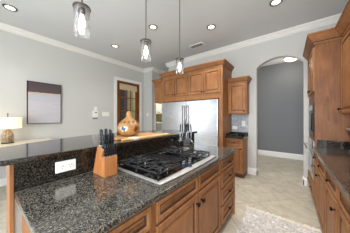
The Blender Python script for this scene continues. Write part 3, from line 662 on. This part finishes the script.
for a in ((x0, x1, y0, y0 + .02), (x0, x1, y1 - .02, y1), (x0, x0 + .02, y0 + .02, y1 - .02), (x1 - .02, x1, y0 + .02, y1 - .02)): m.box(a[0], a[1], a[2], a[3], CZ - .012, CZ - .0005)
m.build('frame', M['white'], t)
for i in range(9):
    y = y0 + .026 + i * .0148; m = MB(); m.prism([(y, CZ - .003), (y + .003, CZ - .003), (y + .010, CZ - .011), (y + .007, CZ - .011)], 'x', x0 + .02, x1 - .02); m.build('slat', M['grey'], t)
MB().box(x0 + .02, x1 - .02, y0 + .02, y1 - .02, CZ - .002, CZ - .0005).build('duct_opening', M['dark'], t)

# ================================================================== refrigerator wall
FY = 3.30; FL, FR = -3.0, -1.19
r = cab('refrigerator_cabinet', 'tall maple surround with four doors above the stainless refrigerator', 'cabinet', ((FL + FR) / 2, (FY + BY) / 2, 0))
MB().box(FL, FR, FY, BY - .002, 1.79, 2.50).build('body', M['wood'], r)
MB().box(FR - .085, FR, FY, BY - .002, 0, 1.79).build('side_panel', M['wood'], r)
MB().box(FL, FL + .03, FY, BY - .002, 0, 1.79).build('side_panel', M['wood'], r)
dx = [(-2.945, -2.53, .385), (-2.515, -2.10, .03), (-2.075, -1.66, .385), (-1.645, -1.235, .03)]
for a, b, k in dx: front(r, 'door', '-y', (a, FY, 1.925), b - a, .535, (k, .045), ks=1.1)
def crown_cab(root, x0, x1, y0, y1, z, sides='lfr', h=.12, o=.07):
    R_ = []
    for f, g in ((0, 0), (.012, 0), (.012, .018), (.018, .03), (.040, .06), (.058, .09), (.066, .10), (.070, .102), (.070, .12)):
        f = f * o / .07; g = g * h / .12
        R_.append((x0 - (f if 'l' in sides else 0), x1 + (f if 'r' in sides else 0), y0 - (f if 'f' in sides else 0), y1, z + g))
    m = MB().rings(R_)
    for r_ in (2, 6):
        for j in range(4): m.mi[r_ * 4 + j] = 1
    return m.build('crown', M['wood'], root)
crown_cab(r, FL, FR, FY - .002, BY - .002, 2.50, h=.125)
MB().box(FL + .0, FR, FY - .006, FY, 1.79, 1.80).build('light_rail', M['wood'], r)
# lower cabinet left of it
r = cab('upper_cabinet', 'short maple cabinet bridging over the laundry passage left of the refrigerator', 'cabinet', (-3.17, 3.6, 1.80))
MB().box(-3.345, FL - .002, FY + .03, BY - .002, 1.79, 2.385).build('body', M['wood'], r)
crown_cab(r, -3.345, FL - .002, FY + .028, BY - .002, 2.385, 'lf', h=.11)
# refrigerator pair
def fridge(label, x0, x1, hx):
    t = thing('refrigerator', ((x0 + x1) / 2, 3.6, .0), label, 'refrigerator', 'stainless refrigerator and freezer columns')
    MB().box(x0 + .006, x1 - .006, FY + .0, BY - .05, .02, 1.765).build('cabinet', M['grey'], t)
    MB().box(x0 + .003, x1 - .003, FY - .055, FY - .004, .12, 1.765).build('door', M['steel'], t, bevel=.006)
    MB().box(x0 + .01, x1 - .01, FY - .03, FY - .002, .02, .11).build('kick_grille', M['dark'], t)
    h = MB(); hy = FY - .105; z0, z1 = .70, 1.66
    h.tube([(hx, FY - .055, z0 + .04), (hx, hy, z0 + .04)], .009, 10); h.tube([(hx, FY - .055, z1 - .04), (hx, hy, z1 - .04)], .009, 10)
    h.tube([(hx, hy, z0), (hx, hy, (z0 + z1) / 2), (hx, hy, z1)], .014, 12); h.build('handle', M['nickel'], t, smooth=True)
    return t
fridge('left stainless refrigerator door column beside the laundry passage', FL + .032, -2.135, -2.20)
fridge('right stainless refrigerator column beside the small granite counter', -2.131, FR - .09, -2.065)

# ================================================================== coffee corner
bx0, bx1 = FR + .002, -.812
r = cab('base_cabinet', 'narrow maple base cabinet with a drawer and door beside the archway', 'cabinet', ((bx0 + bx1) / 2, 3.7, 0))
MB().box(bx0, bx1, 3.52, BY - .002, .10, .880).build('body', M['wood'], r)
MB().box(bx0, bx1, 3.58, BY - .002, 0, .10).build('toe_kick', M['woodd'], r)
front(r, 'drawer', '-y', (bx0 + .02, 3.52, .72), bx1 - bx0 - .04, .140, ((bx1 - bx0 - .04) / 2, .07))
front(r, 'door', '-y', (bx0 + .02, 3.52, .115), bx1 - bx0 - .04, .585, (bx1 - bx0 - .07, .54))
m = MB(); m.box(bx0, bx1 + .02, 3.475, BY - .002, .882, .915); o = m.build('side_countertop', M['granited'], bevel=.006, origin=(0, 0, 0)); tag(o, 'small dark granite countertop between refrigerator and archway', 'countertop')
t = thing('granite_upstand', (bx0 + .2, BY - .02, .9152), 'low dark granite upstand around the small counter by the refrigerator', 'backsplash')
MB().box(bx0 + .02, bx1 + .015, BY - .022, BY - .002, .9152, .985).build('rear_piece', M['granited'], t); MB().box(bx0, bx0 + .02, 3.50, BY - .002, .9152, .985).build('side_piece', M['granited'], t)
struct(MB().box(bx0, -.79, BY - .010, BY - .0005, .987, 1.43), 'trim_13', M['tile'], origin=(0, 0, 0))
r = cab('upper_cabinet', 'single door maple wall cabinet above the small tiled counter by the archway', 'cabinet', ((bx0 + bx1) / 2, 3.8, 1.43))
MB().box(bx0, -.775, 3.66, BY - .002, 1.43, 2.16).build('body', M['wood'], r)
front(r, 'door', '-y', (bx0 + .03, 3.66, 1.45), -.775 - bx0 - .05, .68, (-.775 - bx0 - .08, .05))
crown_cab(r, bx0, -.775, 3.658, BY - .002, 2.16, 'fr', h=.11, o=.06)
def plate(name, label, cat, x0, x1, z0, z1, y, kind):
    t = thing(name, ((x0 + x1) / 2, y, z0), label, cat)
    MB().box(x0, x1, y - .008, y - .0005, z0, z1).build('cover_plate', M['white'], t, bevel=.002)
    k = max(1, round((x1 - x0) / .06)); w_ = (x1 - x0) / k
    for i in range(k):
        c = x0 + (i + .5) * w_
        if kind == 'outlet':
            MB().box(c - .016, c + .016, y - .011, y - .008, (z0 + z1) / 2 - .018, (z0 + z1) / 2 + .018).build('socket', M['white'], t, bevel=.001)
        else: MB().box(c - .010, c + .010, y - .013, y - .008, (z0 + z1) / 2 - .025, (z0 + z1) / 2 + .025).build('toggle', M['white'], t, bevel=.002)
plate('power_outlet', 'white wide power outlet low on the tiled wall behind the small counter', 'outlet', -1.165, -1.045, 1.055, 1.135, BY - .010, 'outlet')
plate('light_switch', 'white upright light switch on the tiled wall next to the archway', 'light switch', -.945, -.86, 1.13, 1.265, BY - .010, 'switch')
plate('light_switch', 'white light switch on the short wall return between wooden door and laundry passage', 'light switch', -4.33, -4.25, 1.39, 1.51, 3.90, 'switch')
# left-wall switch plate and thermostat/intercom
t = thing('light_switch', (LX, 2.37, 1.385), 'wide white multi switch plate on the left wall beside the wooden door', 'light switch')
MB().box(LX + .0005, LX + .008, 2.27, 2.49, 1.385, 1.515).build('cover_plate', M['white'], t, bevel=.002)
for i in range(4): MB().box(LX + .008, LX + .013, 2.31 + i * .042, 2.325 + i * .042, 1.425, 1.475).build('toggle', M['white'], t, bevel=.001)
t = thing('phone', (LX, 2.07, 1.3), 'white wall mounted phone with small screen on the left wall', 'phone')
MB().box(LX + .0005, LX + .030, 1.985, 2.145, 1.345, 1.535).build('base_unit', M['white'], t, bevel=.008)
MB().box(LX + .0005, LX + .022, 2.035, 2.115, 1.535, 1.66).build('upper_unit', M['white'], t, bevel=.006)
MB().box(LX + .0301, LX + .034, 2.04, 2.11, 1.475, 1.505).build('screen', M['grey'], t)
MB().box(LX + .0005, LX + .018, 1.995, 2.135, 1.30, 1.344).build('lower_bracket', M['grey'], t, bevel=.004)

# ================================================================== art, console, lamp
t = thing('framed_painting', (LX, .937, 1.21), 'tall abstract painting, dark band over pale lavender, in thin black frame', 'painting')
y0, y1, z0, z1 = .635, 1.24, 1.21, 2.14
m = MB(); f = .012
for a in ((y0, y1, z0, z0 + f), (y0, y1, z1 - f, z1), (y0, y0 + f, z0 + f, z1 - f), (y1 - f, y1, z0 + f, z1 - f)): m.box(LX + .001, LX + .045, *a)
m.build('frame', M['dark'], t)
o = MB().box(LX + .004, LX + .036, y0 + f, y1 - f, z0 + f, z1 - f).build('canvas', M['canvas'], t, origin=(LX, .937, 1.675))
t = thing('console_table', (-4.1, .15, 0), 'long pale topped console table with dark edge against the left wall', 'table')
MB().box(-4.46, -3.76, -.9, 1.0, .858, .872).build('table_top', M['tabletop'], t, bevel=.003); MB().box(-4.45, -3.77, -.89, .99, .80, .8575).build('apron', M['tableedge'], t)
for x in (-4.43, -3.82):
    for y in (-.87, .94): MB().box(x, x + .045, y, y + .045, 0, .80).build('leg', M['tableedge'], t)
t = thing('table_lamp', (-4.18, .335, .873), 'lit table lamp with cream drum shade and brown ribbed ceramic base', 'lamp')
lx, ly = -4.18, .335
loops = []; N = 48
pr = [(.062, 0), (.076, .012), (.082, .05), (.080, .10), (.072, .15), (.058, .20), (.042, .235), (.018, .245)]
for r_, z in pr: loops.append([(lx + r_ * (1 + .05 * math.cos(12 * 2 * PI * k / N)) * math.cos(2 * PI * k / N), ly + r_ * (1 + .05 * math.cos(12 * 2 * PI * k / N)) * math.sin(2 * PI * k / N), .873 + .012 + z) for k in range(N)])
MB().loft(loops).build('base', M['lampbody'], t, smooth=True)
MB().lathe([(.085, 0), (.085, .012)], (lx, ly, .873), 28).build('foot', M['dark'], t)
MB().lathe([(.008, .235), (.008, .53), (.014, .535), (.012, .55), (.004, .556)], (lx, ly, .873), 12).build('stem', M['nickel'], t, smooth=True)
MB().lathe([(.190, .278), (.188, .480), (.186, .480), (.188, .278)], (lx, ly, .873), 40, cap0=False, cap1=False).build('lamp_shade', M['shade'], t, smooth=True)
m = MB(); 
for a in range(3): c, s = math.cos(a * 2.094), math.sin(a * 2.094); m.tube([(lx, ly, .873 + .476), (lx + .186 * c, ly + .186 * s, .873 + .476)], .002, 6)
m.build('shade_spider', M['nickel'], t)
m = MB().lathe([(.012, .36), (.028, .39), (.028, .41), (.014, .43)], (lx, ly, .873), 16); m.build('bulb', M['bulb'], t, smooth=True)
l = D.lights.new('table_lamp_light', 'POINT'); l.energy = .4; l.color = (1, .86, .66); l.shadow_soft_size = .03
lo = D.objects.new('table_lamp_light', l); lo.location = (lx, ly, .873 + .45); COL.objects.link(lo)
o = MB().lathe([(.02, 0), (.028, .01), (.026, .025), (.012, .032)], (-4.02, .20, .8725), 16).build('small_dish', M['gourdblue'], smooth=True); tag(o, 'tiny blue dish at the foot of the table lamp', 'dish')

# ================================================================== laundry
r = thing('upper_cabinet', (-4.7, 5.1, 1.50), 'white upper cabinet in the laundry seen under the short maple cabinet', 'cabinet')
MB().box(-5.18, -4.16, 4.97, 5.298, 1.50, 2.40).build('body', M['whitecab'], r)
for i in range(2): front(r, 'door', '-y', (-5.17 + i * .505, 4.97, 1.515), .495, .87, (.45 if i % 2 == 0 else .045, .05), mat='whitecab')
r = thing('base_cabinet', (-4.7, 4.95, 0), 'grey green laundry base cabinet beyond the passage doorway', 'cabinet')
MB().box(-5.18, -4.16, 4.72, 5.298, .1, 1.09).build('body', M['sage'], r); MB().box(-5.18, -4.16, 4.78, 5.298, 0, .1).build('toe_kick', M['dark'], r)
for i in range(2): front(r, 'door', '-y', (-5.17 + i * .505, 4.72, .12), .495, .95, (.45 if i % 2 == 0 else .045, .88), mat='sage')
o = MB().box(-5.185, -4.155, 4.69, 5.298, 1.092, 1.13).build('laundry_countertop', M['whitecab'], bevel=.004); tag(o, 'pale countertop in the laundry beyond the passage doorway', 'countertop')
t = thing('storage_basket', (-4.66, 4.95, 1.131), 'low dark basket on the pale laundry countertop', 'basket')
MB().rings([(-4.80, -4.55, 4.85, 5.02, 1.131), (-4.82, -4.53, 4.84, 5.03, 1.20)]).build('basket_body', M['grey'], t); MB().rings([(-4.825, -4.525, 4.835, 5.035, 1.2001), (-4.825, -4.525, 4.835, 5.035, 1.212)]).build('rim', M['dark'], t)

# ================================================================== right side
RF = .300; FRX = .275
TY0, TY1 = 3.055, BY - .002
r = cab('oven_tower', 'tall maple cabinet tower housing the wall ovens beside the archway', 'cabinet', ((FRX + RX) / 2, (TY0 + TY1) / 2, 0))
m = MB(); m.box(RF - .005, RX - .002, TY0, TY1, .10, 2.44); m.build('body', M['woodp'], r)
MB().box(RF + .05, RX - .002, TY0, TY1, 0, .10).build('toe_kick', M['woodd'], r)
wy = (TY1 - TY0)
for i in range(2):
    a = TY1 - .02 - i * (wy - .02) / 2; w_ = (wy - .02) / 2 - .02
    front(r, 'door', '-x', (RF - .005, a, 1.75), w_, .66, (w_ - .035 if i == 0 else .035, .05), ks=1.1)
    front(r, 'drawer', '-x', (RF - .005, a, .115), w_, .22, (w_ / 2, .11), ks=.8)
crown_cab(r, RF - .007, RX - .002, TY0 - .002, TY1, 2.44, 'lf', h=.15, o=.09)
t = thing('microwave_oven', (.29, 3.5, 1.06), 'black built-in microwave set in the oven tower above the wall oven', 'microwave')
MB().box(RF - .012, RF - .0055, TY0 + .055, TY1 - .055, 1.06, 1.575).build('frame', M['blackplastic'], t, bevel=.004)
MB().box(RF - .018, RF - .0121, TY0 + .24, TY1 - .16, 1.18, 1.40).build('window', M['grey'], t, bevel=.002); MB().box(RF - .018, RF - .0121, TY0 + .08, TY1 - .10, 1.47, 1.55).build('control_panel', M['blackglass'], t)
h = MB(); h.tube([(RF - .012, TY0 + .13, 1.14), (RF - .030, TY0 + .13, 1.15), (RF - .030, TY0 + .13, 1.40), (RF - .012, TY0 + .13, 1.41)], .007, 8); h.build('handle', M['blackplastic'], t, smooth=True)
t = thing('wall_oven', (.29, 3.5, .38), 'stainless built-in wall oven with bar handle below the microwave', 'oven')
MB().box(RF - .016, RF - .0055, TY0 + .045, TY1 - .055, .37, .985).build('door', M['steels'], t, bevel=.004)
MB().box(RF - .020, RF - .0161, TY0 + .18, TY1 - .18, .46, .76).build('window', M['blackglass'], t); MB().box(RF - .020, RF - .0161, TY0 + .06, TY1 - .07, .90, .975).build('control_panel', M['blackglass'], t)
h = MB(); hy0, hy1 = TY0 + .09, TY1 - .10
h.tube([(RF - .032, hy0 + .03, .85), (RF - .075, hy0 + .03, .85)], .009, 8); h.tube([(RF - .032, hy1 - .03, .85), (RF - .075, hy1 - .03, .85)], .009, 8); h.tube([(RF - .080, hy0, .85), (RF - .082, (hy0 + hy1) / 2, .85), (RF - .080, hy1, .85)], .012, 10); h.build('handle', M['chrome'], t, smooth=True)
# base cabinets
def right_unit(label, y0, y1, kn):
    r = cab('base_cabinet', label, 'cabinet', ((RF + RX) / 2, (y0 + y1) / 2, 0), 'base cabinets along the right wall')
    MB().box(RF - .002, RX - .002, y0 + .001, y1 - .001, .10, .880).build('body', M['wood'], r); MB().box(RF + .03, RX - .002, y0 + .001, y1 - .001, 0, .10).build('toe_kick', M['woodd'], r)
    w_ = y1 - y0 - .04
    front(r, 'drawer', '-x', (RF - .002, y1 - .02, .735), w_, .127, (w_ / 2, .063), ks=.9)
    if w_ > .8:
        front(r, 'door', '-x', (RF - .002, y1 - .02, .115), w_ / 2 - .01, .60, (w_ / 2 - .045, .525)); front(r, 'door', '-x', (RF - .002, y1 - .03 - w_ / 2, .115), w_ / 2 - .01, .60, (.035, .525))
    else: front(r, 'door', '-x', (RF - .002, y1 - .02, .115), w_, .60, (w_ - .035 if kn else .035, .525), ks=1.0)
right_unit('maple base cabinet on the right directly against the oven tower', 2.60, 3.052, 0)
right_unit('second maple base cabinet from the oven tower under the right counter', 2.13, 2.60, 0)
right_unit('third maple base cabinet from the oven tower, with its knob nearest the camera side', 1.625, 2.13, 1)
right_unit('wide maple base cabinet at the lower right edge of the view, closest to the camera', .60, 1.625, 1)
m = MB(); m.box(.262, RX - .002, .6, 3.053, .882, .915); o = m.build('side_countertop', M['granited3'] if 'granited3' in M else M['granited'], bevel=.007, origin=(0, 0, 0)); tag(o, 'long dark granite countertop along the right wall up to the oven tower', 'countertop')
t = thing('granite_upstand', (.6, 3.04, .9152), 'dark granite upstand where the right counter meets the oven tower', 'backsplash')
MB().box(.318, RX - .022, 3.033, 3.053, .9152, 1.025).build('end_piece', M['granited'], t, bevel=.002); MB().box(RX - .022, RX - .002, .6, 3.053, .9152, 1.025).build('wall_piece', M['granited'], t, bevel=.002)
UXF = .575
for i, (a, b) in enumerate(((2.50, 3.052), (1.95, 2.50), (1.40, 1.95))):
    r = cab('upper_cabinet', ('maple wall cabinet on the right adjoining the oven tower side panel', 'maple wall cabinet on the right, second from the oven tower', 'maple wall cabinet on the right nearest the camera')[i], 'cabinet', ((UXF + RX) / 2, (a + b) / 2, 1.39), 'wall cabinets above the right counter')
    MB().box(UXF, RX - .002, a + .001, b - .001, 1.39, 2.43).build('body', M['wood'], r)
    w_ = b - a - .03; front(r, 'door', '-x', (UXF, b - .015, 1.41), w_, .99, (.035, .06), ks=1.1)
    crown_cab(r, UXF - .002, RX - .002, a + .001, min(b - .001, 2.96), 2.43, 'l', h=.15, o=.09)
# coffee maker at the edge of view
t = thing('coffee_maker', (.72, 2.84, .9152), 'black coffee maker with silver lid on the right counter at the picture edge', 'coffee maker')
MB().box(.60, .84, 2.76, 2.93, .9152, .945).build('base', M['blackplastic'], t, bevel=.004); MB().box(.74, .84, 2.76, 2.93, .945, 1.12).build('tower', M['blackplastic'], t, bevel=.004)
MB().box(.60, .84, 2.76, 2.93, 1.12, 1.19).build('brew_head', M['blackplastic'], t, bevel=.006); MB().box(.585, .845, 2.755, 2.935, 1.19, 1.215).build('lid', M['steels'], t, bevel=.004)
MB().lathe([(.035, 0), (.055, .02), (.055, .10), (.040, .13), (.042, .15)], (.672, 2.845, .9455), 20).build('carafe', M['blackglass'], t, smooth=True)

# ================================================================== hall dome light
HX, HY = .03, 5.60
t = thing('flush_ceiling_light', (HX, HY, CZ - .19), 'glowing flush dome light on the hall ceiling beyond the archway', 'ceiling light')
MB().lathe([(.06, -.001), (.06, -.015), (.012, -.02), (.012, -.07)], (HX, HY, CZ), 20).build('stem', M['brass'], t, smooth=True)
MB().lathe([(.17, -.072), (.185, -.078), (.185, -.088), (.172, -.092)], (HX, HY, CZ), 32).build('metal_rim', M['brass'], t, smooth=True)
MB().lathe([(.170, -.0925), (.160, -.115), (.125, -.145), (.07, -.162), (.012, -.167)], (HX, HY, CZ), 32).build('glass_dome', M['dome'], t, smooth=True)
MB().lathe([(.010, -.1675), (.012, -.175), (.005, -.188)], (HX, HY, CZ), 12).build('finial', M['brass'], t, smooth=True)
l = D.lights.new('hall_light', 'POINT'); l.energy = 5; l.color = (1, .9, .76); l.shadow_soft_size = .12
lo = D.objects.new('hall_light', l); lo.location = (HX, HY, CZ - .38); COL.objects.link(lo)

# ================================================================== rug
RY = 2.44
t = thing('runner_rug', (-.1, 1.6, 0), 'faded cream and grey patterned runner rug with fringed end in the aisle', 'rug')
m = MB(); gx = 24; gy = 40
m.box(-.505, .285, .55, RY, .0006, .010); m.build('woven_field', M['rug'], t, bevel=.003)
m = MB(); m.box(-.515, .295, RY, RY + .012, .0006, .011); m.build('end_binding', M['fringe'], t)
fr = MB(); random.seed(3)
for i in range(130):
    x = -.515 + .81 * i / 129; a = random.uniform(-.03, .03); L_ = random.uniform(.035, .065)
    fr.tube([(x, RY + .01, .006), (x + a * .5, RY + .01 + L_ * .5, .006), (x + a, RY + .01 + L_, .003)], .0042, 5)
f_ = fr.build('fringe', M['fringe'], t); f_['kind'] = 'stuff'
